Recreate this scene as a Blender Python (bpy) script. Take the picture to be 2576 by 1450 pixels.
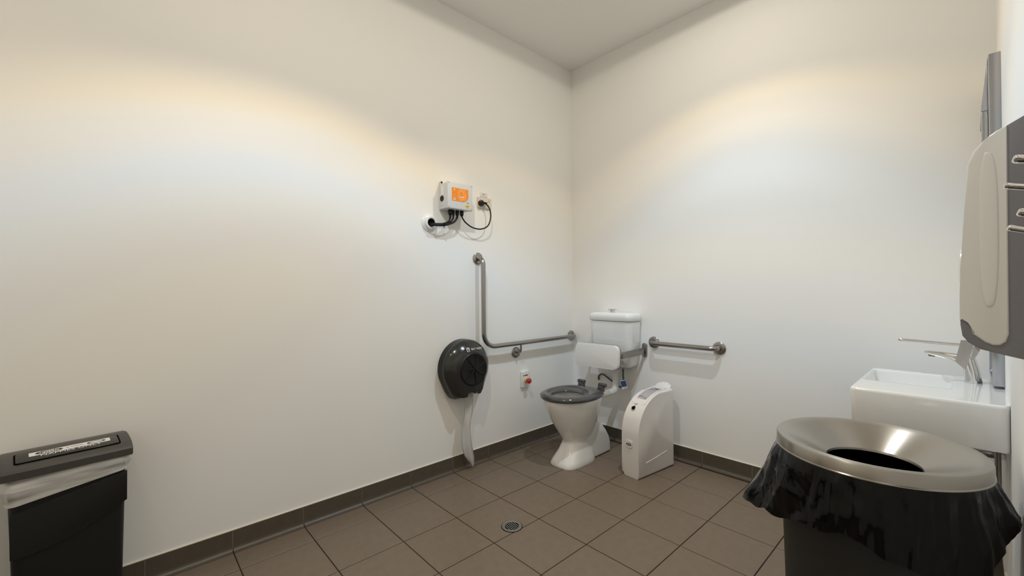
import bpy, bmesh, math, random
from mathutils import Vector, Matrix, noise
random.seed(7)
for o in list(bpy.data.objects): bpy.data.objects.remove(o, do_unlink=True)
SC = bpy.context.scene
COL = SC.collection
PI = math.pi

# ------------------------------------------------------------------ camera
CAM = Vector((2.2855, -2.8031, 1.1755))
YAW, PITCH, ROLL, FPX = 2.3981, 0.0033, -0.0099, 1061.74
cd = bpy.data.cameras.new('camera'); cam = bpy.data.objects.new('camera', cd); COL.objects.link(cam)
fw = Vector((math.cos(PITCH)*math.cos(YAW), math.cos(PITCH)*math.sin(YAW), math.sin(PITCH)))
rt = Vector((math.sin(YAW), -math.cos(YAW), 0)); up = rt.cross(fw)
r2 = math.cos(ROLL)*rt + math.sin(ROLL)*up; u2 = -math.sin(ROLL)*rt + math.cos(ROLL)*up
cam.matrix_world = Matrix(((r2.x,u2.x,-fw.x,CAM.x),(r2.y,u2.y,-fw.y,CAM.y),(r2.z,u2.z,-fw.z,CAM.z),(0,0,0,1)))
cd.sensor_fit = 'HORIZONTAL'; cd.sensor_width = 36.0; cd.lens = 36.0*FPX/2576.0
cd.clip_start = 0.02; cd.clip_end = 60
SC.camera = cam

# ------------------------------------------------------------------ world, exposure
w = bpy.data.worlds.new('world'); SC.world = w; w.use_nodes = True
w.node_tree.nodes['Background'].inputs[0].default_value = (0.9, 0.95, 1, 1)
w.node_tree.nodes['Background'].inputs[1].default_value = 0.15
vs = SC.view_settings
vs.view_transform = 'Standard'; vs.look = 'None'; vs.gamma = 1; vs.use_curve_mapping = False
vs.exposure = 0.50
LAMP_W = 78.0                      # each ceiling downlight

W, L, H = 2.368, 3.75, 3.02        # room: x 0..W, y -L..0
TX, TY, TS = 0.1781, -1.5453, 0.3  # floor tile grid

# ------------------------------------------------------------------ materials
def mat(name, col, rough=0.5, metal=0.0, coat=0.0, bump=None, noise_col=None, aniso=0.0, spec=0.5, trans=0.0, rnoise=None, emis=None):
    m = bpy.data.materials.new(name); m.use_nodes = True
    nt = m.node_tree; b = nt.nodes['Principled BSDF']; ln = nt.links.new
    b.inputs['Base Color'].default_value = (*col, 1); b.inputs['Roughness'].default_value = rough
    b.inputs['Metallic'].default_value = metal; b.inputs['Coat Weight'].default_value = coat
    b.inputs['Coat Roughness'].default_value = 0.05
    b.inputs['Specular IOR Level'].default_value = spec
    b.inputs['Transmission Weight'].default_value = trans
    tc = nt.nodes.new('ShaderNodeTexCoord')
    if noise_col:
        sc, c2, amt = noise_col
        n = nt.nodes.new('ShaderNodeTexNoise'); n.inputs['Scale'].default_value = sc; n.inputs['Detail'].default_value = 6
        ln(tc.outputs['Object'], n.inputs['Vector'])
        r = nt.nodes.new('ShaderNodeValToRGB')
        r.color_ramp.elements[0].position = 0.5-amt; r.color_ramp.elements[1].position = 0.5+amt
        r.color_ramp.elements[0].color = (*c2, 1); r.color_ramp.elements[1].color = (*col, 1)
        ln(n.outputs['Fac'], r.inputs['Fac']); ln(r.outputs['Color'], b.inputs['Base Color'])
    if rnoise:
        sc, lo, hi = rnoise
        n = nt.nodes.new('ShaderNodeTexNoise'); n.inputs['Scale'].default_value = sc; n.inputs['Detail'].default_value = 4
        ln(tc.outputs['Object'], n.inputs['Vector'])
        mr = nt.nodes.new('ShaderNodeMapRange'); mr.inputs['To Min'].default_value = lo; mr.inputs['To Max'].default_value = hi
        ln(n.outputs['Fac'], mr.inputs['Value']); ln(mr.outputs['Result'], b.inputs['Roughness'])
    if bump:
        sc, st = bump
        n = nt.nodes.new('ShaderNodeTexNoise'); n.inputs['Scale'].default_value = sc; n.inputs['Detail'].default_value = 5
        ln(tc.outputs['Object'], n.inputs['Vector'])
        bp = nt.nodes.new('ShaderNodeBump'); bp.inputs['Strength'].default_value = st; bp.inputs['Distance'].default_value = 0.002
        ln(n.outputs['Fac'], bp.inputs['Height']); ln(bp.outputs['Normal'], b.inputs['Normal'])
    if aniso:
        b.inputs['Anisotropic'].default_value = aniso
        t = nt.nodes.new('ShaderNodeTangent'); t.direction_type = 'RADIAL'; t.axis = 'Z'
        ln(t.outputs['Tangent'], b.inputs['Tangent']); b.inputs['Anisotropic Rotation'].default_value = 0.25
    if emis:
        b.inputs['Emission Color'].default_value = (*emis[0], 1); b.inputs['Emission Strength'].default_value = emis[1]
    return m

M = {}
M['wall'] = mat('wall_paint', (0.92, 0.902, 0.87), 0.62, bump=(350, 0.06), noise_col=(1.3, (0.91, 0.892, 0.86), 0.25))
M['ceil'] = mat('ceiling_paint', (0.92, 0.90, 0.87), 0.7, bump=(300, 0.05))
M['tile'] = mat('floor_tile', (0.196, 0.152, 0.113), 0.42, noise_col=(26, (0.164, 0.126, 0.093), 0.28), bump=(240, 0.10), rnoise=(6, 0.34, 0.52))
M['skirt'] = mat('skirting_tile', (0.100, 0.083, 0.063), 0.36, noise_col=(30, (0.082, 0.068, 0.052), 0.3), bump=(240, 0.08))
M['grout'] = mat('floor_grout', (0.016, 0.010, 0.007), 0.9, bump=(200, 0.3))
M['sgrout'] = mat('skirting_grout', (0.22, 0.20, 0.18), 0.9)
M['seal'] = mat('sealant_bead', (0.72, 0.66, 0.56), 0.5)
M['ceramic'] = mat('vitreous_china', (0.86, 0.85, 0.825), 0.12, coat=0.6)
M['whiteplastic'] = mat('white_plastic', (0.82, 0.805, 0.78), 0.28)
M['sanwhite'] = mat('glossy_white_plastic', (0.80, 0.775, 0.755), 0.2, coat=0.4)
M['boxgrey'] = mat('pale_grey_plastic', (0.66, 0.67, 0.68), 0.4)
M['cream'] = mat('cream_plastic', (0.72, 0.66, 0.55), 0.35)
M['steel'] = mat('brushed_steel', (0.36, 0.34, 0.32), 0.24, 1.0, rnoise=(60, 0.19, 0.29))
M['steeldark'] = mat('dull_steel', (0.34, 0.315, 0.29), 0.36, 1.0, rnoise=(90, 0.28, 0.46))
M['spun'] = mat('spun_steel', (0.42, 0.39, 0.35), 0.30, 1.0, aniso=0.88)
M['chrome'] = mat('chrome', (0.72, 0.72, 0.72), 0.06, 1.0)
M['mirror'] = mat('mirror_glass', (0.86, 0.87, 0.87), 0.02, 1.0)
M['frame'] = mat('mirror_frame_steel', (0.42, 0.43, 0.46), 0.24, 1.0)
M['seat'] = mat('charcoal_seat', (0.058, 0.058, 0.060), 0.13, coat=0.35)
M['black'] = mat('black_plastic', (0.006, 0.006, 0.0065), 0.32, spec=0.35)
M['cable'] = mat('black_cable', (0.006, 0.006, 0.007), 0.42, spec=0.3)
M['hole'] = mat('dark_void', (0.002, 0.002, 0.002), 0.9, spec=0.05)
M['smoke'] = mat('smoked_plastic', (0.026, 0.027, 0.025), 0.18, coat=0.15, spec=0.4)
M['binbody'] = mat('charcoal_bin_plastic', (0.0105, 0.0105, 0.0098), 0.5, spec=0.3, bump=(500, 0.15))
M['lidgrey'] = mat('grey_lid_plastic', (0.062, 0.058, 0.052), 0.42, bump=(500, 0.15))
M['bag'] = mat('black_bag_film', (0.0016, 0.0016, 0.0016), 0.14, bump=(14, 0.9), spec=0.24)
M['towelgrey'] = mat('grey_dispenser_plastic', (0.185, 0.183, 0.200), 0.38, bump=(700, 0.1))
M['towellight'] = mat('light_dispenser_plastic', (0.70, 0.685, 0.655), 0.25, coat=0.2)
M['paper'] = mat('tissue_paper', (0.88, 0.86, 0.83), 0.9, bump=(160, 0.4))
M['red'] = mat('red_plastic', (0.50, 0.022, 0.016), 0.3)
M['yellow'] = mat('yellow_plastic', (0.72, 0.55, 0.20), 0.4)
M['darkred'] = mat('dark_red_print', (0.09, 0.006, 0.004), 0.6)
M['orange'] = mat('orange_print', (0.90, 0.27, 0.025), 0.4)
M['orange2'] = mat('light_orange_print', (0.95, 0.38, 0.08), 0.4)
M['gold'] = mat('gold_print', (0.95, 0.60, 0.03), 0.4)
M['white'] = mat('white_print', (0.82, 0.80, 0.79), 0.5)
M['yellowlab'] = mat('yellow_label', (0.85, 0.68, 0.16), 0.5)
M['ink'] = mat('black_ink', (0.012, 0.012, 0.016), 0.5)
M['greyink'] = mat('grey_ink', (0.25, 0.24, 0.26), 0.6)
M['lilac'] = mat('pale_label', (0.78, 0.74, 0.78), 0.5)
M['blue'] = mat('blue_label', (0.008, 0.07, 0.30), 0.4)
M['navy'] = mat('navy_print', (0.012, 0.013, 0.055), 0.4)
M['hose'] = mat('braided_hose', (0.10, 0.095, 0.085), 0.35, 0.7, bump=(900, 0.5))
M['drain'] = mat('drain_steel', (0.40, 0.39, 0.36), 0.36, 1.0)
M['lens'] = mat('downlight_lens', (0.9, 0.9, 0.9), 0.4, emis=((1, 0.97, 0.92), 9.0))

def film(name):
    m = bpy.data.materials.new(name); m.use_nodes = True; nt = m.node_tree; ln = nt.links.new
    b = nt.nodes['Principled BSDF']; out = nt.nodes['Material Output']
    b.inputs['Base Color'].default_value = (0.90, 0.88, 0.85, 1); b.inputs['Roughness'].default_value = 0.35
    tr = nt.nodes.new('ShaderNodeBsdfTransparent'); tl = nt.nodes.new('ShaderNodeBsdfTranslucent')
    tl.inputs['Color'].default_value = (0.7, 0.68, 0.66, 1)
    m1 = nt.nodes.new('ShaderNodeMixShader'); m1.inputs[0].default_value = 0.25
    ln(b.outputs[0], m1.inputs[1]); ln(tl.outputs[0], m1.inputs[2])
    n = nt.nodes.new('ShaderNodeTexNoise'); n.inputs['Scale'].default_value = 9
    tc = nt.nodes.new('ShaderNodeTexCoord'); mp = nt.nodes.new('ShaderNodeMapping'); mp.inputs['Scale'].default_value = (1, 0.5, 5)
    ln(tc.outputs['Object'], mp.inputs['Vector']); ln(mp.outputs[0], n.inputs['Vector'])
    mr = nt.nodes.new('ShaderNodeMapRange'); mr.inputs['From Min'].default_value = 0.35; mr.inputs['From Max'].default_value = 0.65
    mr.inputs['To Min'].default_value = 0.42; mr.inputs['To Max'].default_value = 1.0
    ln(n.outputs['Fac'], mr.inputs['Value'])
    m2 = nt.nodes.new('ShaderNodeMixShader'); ln(mr.outputs[0], m2.inputs[0]); ln(tr.outputs[0], m2.inputs[1]); ln(m1.outputs[0], m2.inputs[2])
    ln(m2.outputs[0], out.inputs['Surface'])
    return m
M['film'] = film('translucent_liner_film')

# ------------------------------------------------------------------ helpers
def link(name, me, m, parent=None, loc=None):
    if m is not None: me.materials.append(M[m])
    o = bpy.data.objects.new(name, me); COL.objects.link(o)
    if parent is not None: o.parent = parent
    if loc is not None: o.location = loc
    return o
def fin(name, bm, m, parent=None, loc=None, sharp=38, smooth=True):
    bmesh.ops.recalc_face_normals(bm, faces=bm.faces[:])
    lim = math.radians(sharp)
    for f in bm.faces: f.smooth = smooth
    for e in bm.edges:
        e.smooth = not (len(e.link_faces) == 2 and e.calc_face_angle(0) > lim)
    me = bpy.data.meshes.new(name); bm.to_mesh(me); bm.free()
    return link(name, me, m, parent, loc)
def thing(name, label, cat, loc=(0,0,0), rz=0, group=None):
    o = bpy.data.objects.new(name, None); COL.objects.link(o); o.empty_display_size = 0.05
    o.location = loc; o.rotation_euler = (0, 0, rz)
    o['label'] = label; o['category'] = cat
    if group: o['group'] = group
    return o
def tag(o, label, cat, group=None):
    o['label'] = label; o['category'] = cat
    if group: o['group'] = group
    return o
def struct(o): o['kind'] = 'structure'; return o

def add_box(bm, a, b, bev=0, seg=3):
    a, b = Vector(a), Vector(b)
    r = bmesh.ops.create_cube(bm, size=1)
    vs_ = r['verts']
    for v in vs_:
        v.co = Vector([(a[i]+b[i])/2 + v.co[i]*(b[i]-a[i]) for i in range(3)])
    if bev:
        es = list({e for v in vs_ for e in v.link_edges})
        bmesh.ops.bevel(bm, geom=es, offset=bev, segments=seg, affect='EDGES', profile=0.5)
def box(name, a, b, m, parent=None, bev=0, seg=3):
    bm = bmesh.new(); add_box(bm, a, b, bev, seg); return fin(name, bm, m, parent)
def add_rings(bm, rings, cap0=True, cap1=True, closed=True):
    vv = [[bm.verts.new(p) for p in r] for r in rings]
    n = len(rings[0])
    for i in range(len(vv)-1):
        for j in range(n if closed else n-1):
            k = (j+1) % n
            bm.faces.new((vv[i][j], vv[i][k], vv[i+1][k], vv[i+1][j]))
    if cap0: bm.faces.new(vv[0][::-1])
    if cap1: bm.faces.new(vv[-1])
    return vv
def loft(name, rings, m, parent=None, cap0=True, cap1=True, sharp=38):
    bm = bmesh.new(); add_rings(bm, rings, cap0, cap1); return fin(name, bm, m, parent, sharp=sharp)
def add_lathe(bm, prof, n=48, M4=None, close=False):
    rings = []
    for r, z in prof:
        ring = [Vector((r*math.cos(2*PI*k/n), r*math.sin(2*PI*k/n), z)) for k in range(n)]
        if M4 is not None: ring = [M4 @ p for p in ring]
        rings.append(ring)
    if close: rings.append(rings[0])
    c0 = not close and prof[0][0] > 1e-5; c1 = not close and prof[-1][0] > 1e-5
    add_rings(bm, rings, c0, c1)
    bmesh.ops.remove_doubles(bm, verts=bm.verts[:], dist=1e-6)
def frame(loc, n, u):
    n = Vector(n).normalized(); u = Vector(u); u = (u - n*u.dot(n)).normalized(); r = u.cross(n)
    return Matrix(((r.x,u.x,n.x,loc[0]),(r.y,u.y,n.y,loc[1]),(r.z,u.z,n.z,loc[2]),(0,0,0,1)))
def lathe(name, prof, m, parent=None, n=48, loc=(0,0,0), axis=(0,0,1), upv=None, close=False, sharp=38):
    bm = bmesh.new()
    if upv is None: upv = (0,1,0) if abs(axis[2]) > 0.9 else (0,0,1)
    add_lathe(bm, prof, n, frame(loc, axis, upv), close)
    return fin(name, bm, m, parent, sharp=sharp)
def add_tube(bm, pts, rad, n=12, caps=True, flat=None):
    pts = [Vector(p) for p in pts]
    rads = rad if isinstance(rad, (list, tuple)) else [rad]*len(pts)
    T = []
    for i in range(len(pts)):
        a = pts[max(0, i-1)]; b = pts[min(len(pts)-1, i+1)]; T.append((b-a).normalized())
    u = Vector((0,0,1)) if abs(T[0].z) < 0.9 else Vector((1,0,0))
    rings = []
    for i, p in enumerate(pts):
        u = (u - T[i]*u.dot(T[i])).normalized(); v = T[i].cross(u)
        sx = sy = 1
        if flat: sx, sy = flat
        rings.append([p + (u*math.cos(2*PI*k/n)*sx + v*math.sin(2*PI*k/n)*sy)*rads[i] for k in range(n)])
    add_rings(bm, rings, caps, caps)
def tube(name, pts, rad, m, parent=None, n=12, flat=None):
    bm = bmesh.new(); add_tube(bm, pts, rad, n, True, flat); return fin(name, bm, m, parent, sharp=60)
def spline(P, k=8):
    P = [Vector(p) for p in P]; out = []
    for i in range(len(P)-1):
        p0 = P[max(0,i-1)]; p1 = P[i]; p2 = P[i+1]; p3 = P[min(len(P)-1,i+2)]
        for j in range(k):
            t = j/k
            out.append(0.5*((2*p1) + (p2-p0)*t + (2*p0-5*p1+4*p2-p3)*t*t + (3*p1-p0-3*p2+p3)*t**3))
    return out + [P[-1]]
def fillet(P, rads, k=8):
    P = [Vector(p) for p in P]; out = [P[0]]
    for i in range(1, len(P)-1):
        r = rads[i-1]; a = (P[i-1]-P[i]).normalized(); b = (P[i+1]-P[i]).normalized()
        ang = a.angle(b); d = r/math.tan(ang/2); c = P[i] + (a+b).normalized()*(r/math.sin(ang/2))
        s = P[i]+a*d - c; e = P[i]+b*d - c; tot = s.angle(e); ax = s.cross(e).normalized()
        for j in range(k+1): out.append(c + Matrix.Rotation(tot*j/k, 3, ax) @ s)
    return out + [P[-1]]
def add_prism(bm, poly, fr, t, bev=0, seg=3):
    """poly: 2-D outline in frame fr's (right, up) plane, extruded from 0 to t along its normal"""
    a = [bm.verts.new(fr @ Vector((p[0], p[1], 0))) for p in poly]
    b = [bm.verts.new(fr @ Vector((p[0], p[1], t))) for p in poly]
    n = len(poly); fs = [bm.faces.new(a[::-1]), bm.faces.new(b)]
    for i in range(n): bm.faces.new((a[i], a[(i+1)%n], b[(i+1)%n], b[i]))
    if bev:
        es = list({e for f in fs for e in f.edges})
        bmesh.ops.bevel(bm, geom=es, offset=bev, segments=seg, affect='EDGES', profile=0.5, clamp_overlap=True)
def prism(name, poly, fr, t, m, parent=None, bev=0, seg=3, sharp=38):
    bm = bmesh.new(); add_prism(bm, poly, fr, t, bev, seg); return fin(name, bm, m, parent, sharp=sharp)
def rrect(w_, h_, r, k=6, cx=0, cy=0):
    out = []
    for sx, sy, a0 in ((1,1,0),(-1,1,90),(-1,-1,180),(1,-1,270)):
        for j in range(k+1):
            a = math.radians(a0 + 90*j/k)
            out.append((cx + sx*(w_/2-r) + r*math.cos(a), cy + sy*(h_/2-r) + r*math.sin(a)))
    return out
def oval(a, b, n=32, cx=0, cy=0, rot=0):
    return [(cx + a*math.cos(t)*math.cos(rot) - b*math.sin(t)*math.sin(rot), cy + a*math.cos(t)*math.sin(rot) + b*math.sin(t)*math.cos(rot)) for t in (2*PI*k/n for k in range(n))]
def egg(a, yc, bf, br, z, n=56, pf=2.1, pr=2.6):
    """front = -y"""
    out = []
    for k in range(n):
        t = 2*PI*k/n; c, s = math.cos(t), math.sin(t)
        p = pf if s < 0 else pr
        x = a*math.copysign(abs(c)**(2/p), c); y = math.copysign(abs(s)**(2/p), s)
        out.append(Vector((x, yc + y*(bf if s < 0 else br), z)))
    return out
def text(name, body, size, m, parent, fr, depth=0.0004, sx=1.0, align='CENTER'):
    c = bpy.data.curves.new(name, 'FONT'); c.body = body; c.size = size; c.extrude = depth
    c.align_x = align; c.align_y = 'CENTER'; c.resolution_u = 3
    t = bpy.data.objects.new(name, c); COL.objects.link(t)
    dg = bpy.context.evaluated_depsgraph_get()
    me = bpy.data.meshes.new_from_object(t.evaluated_get(dg))
    bpy.data.objects.remove(t, do_unlink=True); bpy.data.curves.remove(c)
    me.transform(fr @ Matrix.Diagonal((sx, 1, 1, 1)))
    return link(name, me, m, parent)

# ------------------------------------------------------------------ room shell
struct(box('wall_left', (-0.1, -L-0.1, -0.05), (0, 0.1, H+0.1), 'wall'))
struct(box('wall_back', (0, 0, -0.05), (W, 0.1, H+0.1), 'wall'))
struct(box('wall_right', (W, -L-0.1, -0.05), (W+0.1, 0.1, H+0.1), 'wall'))
struct(box('wall_front', (0, -L-0.1, -0.05), (W, -L, H+0.1), 'wall'))
struct(box('ceiling', (0, -L, H), (W, 0, H+0.1), 'ceil'))

floor = struct(box('floor', (0, -L, -0.05), (W, 0, -0.0025), 'grout'))
CV = 0.032                          # coved skirting reaches this far onto the floor
def tile_mesh(x0, x1, y0, y1):
    bm = bmesh.new(); e = 0.0012
    lo = [(x0,y0,-0.006),(x1,y0,-0.006),(x1,y1,-0.006),(x0,y1,-0.006)]
    mid = [(a,b,-0.001) for a,b,_ in lo]
    tp = [(x0+e,y0+e,0),(x1-e,y0+e,0),(x1-e,y1-e,0),(x0+e,y1-e,0)]
    add_rings(bm, [[Vector(p) for p in r] for r in (lo, mid, tp)])
    for f in bm.faces: f.smooth = False
    me = bpy.data.meshes.new('tile'); bm.to_mesh(me); bm.free(); me.materials.append(M['tile']); return me
G = 0.0042
full = tile_mesh(G/2, TS-G/2, G/2, TS-G/2)
xs = [TX + TS*i for i in range(-1, 9)]; ys = [TY + TS*j for j in range(-9, 7)]
for i in range(len(xs)-1):
    for j in range(len(ys)-1):
        x0, x1, y0, y1 = max(xs[i], CV), min(xs[i+1], W-CV), max(ys[j], -L+CV), min(ys[j+1], -CV)
        if x1-x0 < 0.015 or y1-y0 < 0.015: continue
        if x1-x0 > TS-1e-6 and y1-y0 > TS-1e-6:
            o = bpy.data.objects.new('tile', full); COL.objects.link(o)
        else:
            gx0 = G/2 if x0 == xs[i] else 0; gx1 = G/2 if x1 == xs[i+1] else 0
            gy0 = G/2 if y0 == ys[j] else 0; gy1 = G/2 if y1 == ys[j+1] else 0
            me = tile_mesh(gx0, x1-x0-gx1, gy0, y1-y0-gy1)
            o = bpy.data.objects.new('tile', me); COL.objects.link(o)
        o.parent = floor; o.location = (x0, y0, random.uniform(-0.0003, 0.0003))
        o.rotation_euler = (random.uniform(-1,1)*0.0008, random.uniform(-1,1)*0.0008, 0)

SH = 0.0947                         # skirting height
def skirt_prof():
    p = [(0.0, SH), (0.0075, SH), (0.0095, SH-0.002), (0.0095, 0.026)]
    R = CV-0.0095-0.004
    for k in range(1, 6):
        a = PI + (PI/2)*k/6
        p.append((0.0095+R + R*math.cos(a), 0.002 + R + R*math.sin(a)))
    p += [(CV-0.004, 0.002), (CV, 0.001), (CV, -0.0015), (0.0, -0.0015)]
    return p
PROF = skirt_prof()
def skirting(side, joints, lo, hi, place):
    """place(out, along, z) -> world"""
    bm = bmesh.new()
    back = [(0, SH-0.001), (0.0082, SH-0.001), (0.0082, 0.026), (0.0075, -0.0015), (0, -0.0015)]
    add_rings(bm, [[Vector(place(a, t, b)) for a, b in back] for t in (lo, hi)])
    base = struct(fin('baseboard_'+side, bm, 'sgrout'))
    ts = [lo] + [t for t in joints if lo+0.01 < t < hi-0.01] + [hi]
    for a0, a1 in zip(ts[:-1], ts[1:]):
        g0 = 0 if a0 == lo else 0.0017; g1 = 0 if a1 == hi else 0.0017
        bm = bmesh.new()
        add_rings(bm, [[Vector(place(a, t, b)) for a, b in PROF] for t in (a0+g0, a1-g1)])
        fin('skirting_tile', bm, 'skirt', base, sharp=30)
    bm = bmesh.new()
    bead = [(0, SH+0.0035), (0.004, SH+0.003), (0.0078, SH+0.0002), (0.0078, SH-0.0003), (0, SH-0.0003)]
    add_rings(bm, [[Vector(place(a, t, b)) for a, b in bead] for t in (lo, hi)])
    fin('sealant_bead', bm, 'seal', base)
skirting('left', ys, -L, 0.0, lambda a, t, z: (a, t, z))
skirting('back', xs, 0.0095, W-0.0095, lambda a, t, z: (t, -a, z))
skirting('right', ys, -L, -0.0, lambda a, t, z: (W-a, t, z))
skirting('front', xs, 0.0095, W-0.0095, lambda a, t, z: (t, -L+a, z))

# ------------------------------------------------------------------ ceiling downlights
def lamp_nodes(ld, cols, vals):
    """colour and strength of the beam over |cos| of its angle: phosphor LED behind a batwing optic, yellow fringe at the cut-off"""
    ld.use_nodes = True; nt = ld.node_tree; ln = nt.links.new
    em = nt.nodes['Emission']
    tc = nt.nodes.new('ShaderNodeTexCoord'); sp = nt.nodes.new('ShaderNodeSeparateXYZ')
    ab = nt.nodes.new('ShaderNodeMath'); ab.operation = 'ABSOLUTE'
    ln(tc.outputs['Normal'], sp.inputs[0]); ln(sp.outputs['Z'], ab.inputs[0])
    for stops, sock in ((cols, 'Color'), ([(p_, (v_, v_, v_)) for p_, v_ in vals], 'Strength')):
        r = nt.nodes.new('ShaderNodeValToRGB'); el = r.color_ramp.elements; r.color_ramp.interpolation = 'EASE'
        el[0].position = stops[0][0]; el[0].color = (*stops[0][1], 1)
        el[1].position = stops[-1][0]; el[1].color = (*stops[-1][1], 1)
        for p_, c_ in stops[1:-1]:
            e = el.new(p_); e.color = (*c_, 1)
        ln(ab.outputs[0], r.inputs['Fac']); ln(r.outputs['Color'], em.inputs[sock])
def downlight(loc, label, cols, vals, power, size=176, aim=(0,0)):
    t = thing('downlight', label, 'light', loc, 0, 'recessed ceiling downlights')
    lathe('trim_ring', [(0.042,0.0),(0.060,0.0),(0.060,-0.003),(0.055,-0.006),(0.044,-0.006),(0.042,-0.003)], 'whiteplastic', t, 40, close=True)
    lathe('lens', [(0.0,-0.002),(0.0425,-0.002),(0.0425,-0.0005),(0.0,-0.0005)], 'lens', t, 32)
    ld = bpy.data.lights.new('downlight_beam', 'SPOT'); ld.energy = power; ld.spot_size = math.radians(size); ld.spot_blend = 0.05
    ld.shadow_soft_size = 0.022; lamp_nodes(ld, cols, vals)
    lo = bpy.data.objects.new('downlight_beam', ld); COL.objects.link(lo); lo.parent = t; lo.location = (0, 0, -0.045)
    lo.rotation_euler = (aim[0], aim[1], 0)
downlight((1.36, -0.90, H), 'round white downlight in the ceiling above the toilet end of the room',
          [(0.50, (1.0, 0.93, 0.80)), (0.56, (1.0, 0.86, 0.62)), (0.64, (1.0, 0.92, 0.78)), (0.76, (0.72, 0.87, 1.0)), (0.89, (0.74, 0.88, 1.0)), (1.0, (0.94, 0.92, 0.86))],
          [(0.0, 0.08), (0.49, 0.12), (0.60, 0.27), (0.70, 0.38), (0.80, 0.58), (0.88, 0.68), (1.0, 0.78)], LAMP_W)
downlight((1.28, -2.25, H), 'round white downlight in the ceiling over the open floor',
          [(0.50, (1.0, 0.91, 0.74)), (0.57, (1.0, 0.83, 0.56)), (0.63, (0.93, 0.91, 0.86)), (0.69, (0.68, 0.84, 1.0)), (0.75, (0.84, 0.91, 0.95)), (0.82, (1.0, 0.88, 0.69)), (1.0, (1.0, 0.85, 0.62))],
          [(0.0, 0.10), (0.49, 0.15), (0.61, 0.56), (0.69, 0.71), (0.78, 0.46), (0.90, 0.43), (1.0, 0.58)], LAMP_W)
downlight((1.20, -3.22, H), 'round white downlight in the ceiling at the entrance end of the room',
          [(0.50, (1.0, 0.90, 0.74)), (0.57, (1.0, 0.84, 0.60)), (0.70, (1.0, 0.91, 0.76)), (1.0, (1.0, 0.90, 0.76))],
          [(0.0, 0.10), (0.49, 0.15), (0.61, 0.40), (0.72, 0.50), (0.90, 0.46), (1.0, 0.50)], 0.20*LAMP_W)

# ------------------------------------------------------------------ toilet suite
TXC = 0.435
t = thing('toilet', 'white ceramic toilet with charcoal seat and low cistern against the back wall', 'toilet', (TXC, 0, 0))
bm = bmesh.new()
bowl = [egg(0.105, -0.52, 0.186, 0.14, 0.0, pf=4.2), egg(0.107, -0.52, 0.188, 0.14, 0.010, pf=4.2), egg(0.102, -0.52, 0.172, 0.14, 0.035, pf=3.6),
        egg(0.086, -0.515, 0.132, 0.13, 0.090, pf=2.8), egg(0.077, -0.515, 0.108, 0.12, 0.135, pf=2.4), egg(0.076, -0.515, 0.106, 0.12, 0.155, pf=2.2),
        egg(0.090, -0.515, 0.128, 0.13, 0.185), egg(0.116, -0.515, 0.168, 0.14, 0.240), egg(0.143, -0.52, 0.206, 0.15, 0.31),
        egg(0.162, -0.525, 0.232, 0.16, 0.375), egg(0.173, -0.53, 0.245, 0.17, 0.420), egg(0.176, -0.53, 0.248, 0.175, 0.440), egg(0.173, -0.53, 0.245, 0.173, 0.446),
        egg(0.135, -0.55, 0.195, 0.12, 0.446), egg(0.128, -0.55, 0.187, 0.115, 0.435), egg(0.125, -0.55, 0.183, 0.11, 0.40),
        egg(0.105, -0.545, 0.150, 0.095, 0.31), egg(0.060, -0.52, 0.085, 0.06, 0.245), egg(0.030, -0.51, 0.04, 0.03, 0.235)]
add_rings(bm, bowl)
rear = [(-0.49,0),(-0.49,0.20),(-0.47,0.265),(-0.445,0.278),(-0.41,0.268),(-0.375,0.250),(-0.32,0.216),(-0.27,0.174),(-0.232,0.122),(-0.215,0.075),(-0.213,0.0)]
add_prism(bm, [(y, z) for y, z in rear], frame((0.078, 0, 0), (-1,0,0), (0,0,1)) @ Matrix.Diagonal((-1,1,1,1)), 0.156, 0.020, 4)
pan = fin('pan', bm, 'ceramic', t, sharp=50)
# neck that joins the bowl to the flush pipe
bm = bmesh.new()
add_tube(bm, [(0,-0.40,0.37),(0,-0.34,0.385),(0,-0.305,0.392)], [0.062,0.05,0.036], 24)
fin('inlet_neck', bm, 'ceramic', pan)
lathe('bolt_cap', [(0.0,0.007),(0.004,0.006),(0.006,0.002),(0.006,0)], 'steeldark', pan, 14, (0.084, -0.475, 0.028), (1,0,0.25))
# seat
bm = bmesh.new()
oa, oc = (0.187, -0.565, 0.224, 0.238), (0.103, -0.585, 0.136, 0.092)
rings = []
for f_, z in ((0.04,0.447),(0.0,0.455),(0.0,0.462),(0.05,0.471),(0.22,0.478),(0.50,0.480),(0.72,0.473),(0.90,0.465),(1.0,0.459),(1.0,0.453),(0.96,0.448)):
    o1 = egg(*oa, z, pf=2.15, pr=2.5); i1 = egg(*oc, z, pf=2.1, pr=2.1)
    rings.append([a.lerp(b, f_) for a, b in zip(o1, i1)])
rings.append(rings[0])
add_rings(bm, rings, False, False); bmesh.ops.remove_doubles(bm, verts=bm.verts[:], dist=1e-6)
seat = fin('seat', bm, 'seat', t, sharp=70)
for sx in (-1, 1):
    bm = bmesh.new()
    add_box(bm, (sx*0.086-0.018, -0.362, 0.446), (sx*0.086+0.014, -0.312, 0.490), 0.006)
    add_lathe(bm, [(0.0,-0.03),(0.012,-0.03),(0.0145,-0.026),(0.0145,0.026),(0.012,0.03),(0.0,0.03)], 20, frame((sx*0.092-0.006, -0.324, 0.494), (1,0,0), (0,0,1)))
    fin('hinge', bm, 'seat', seat)
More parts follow.
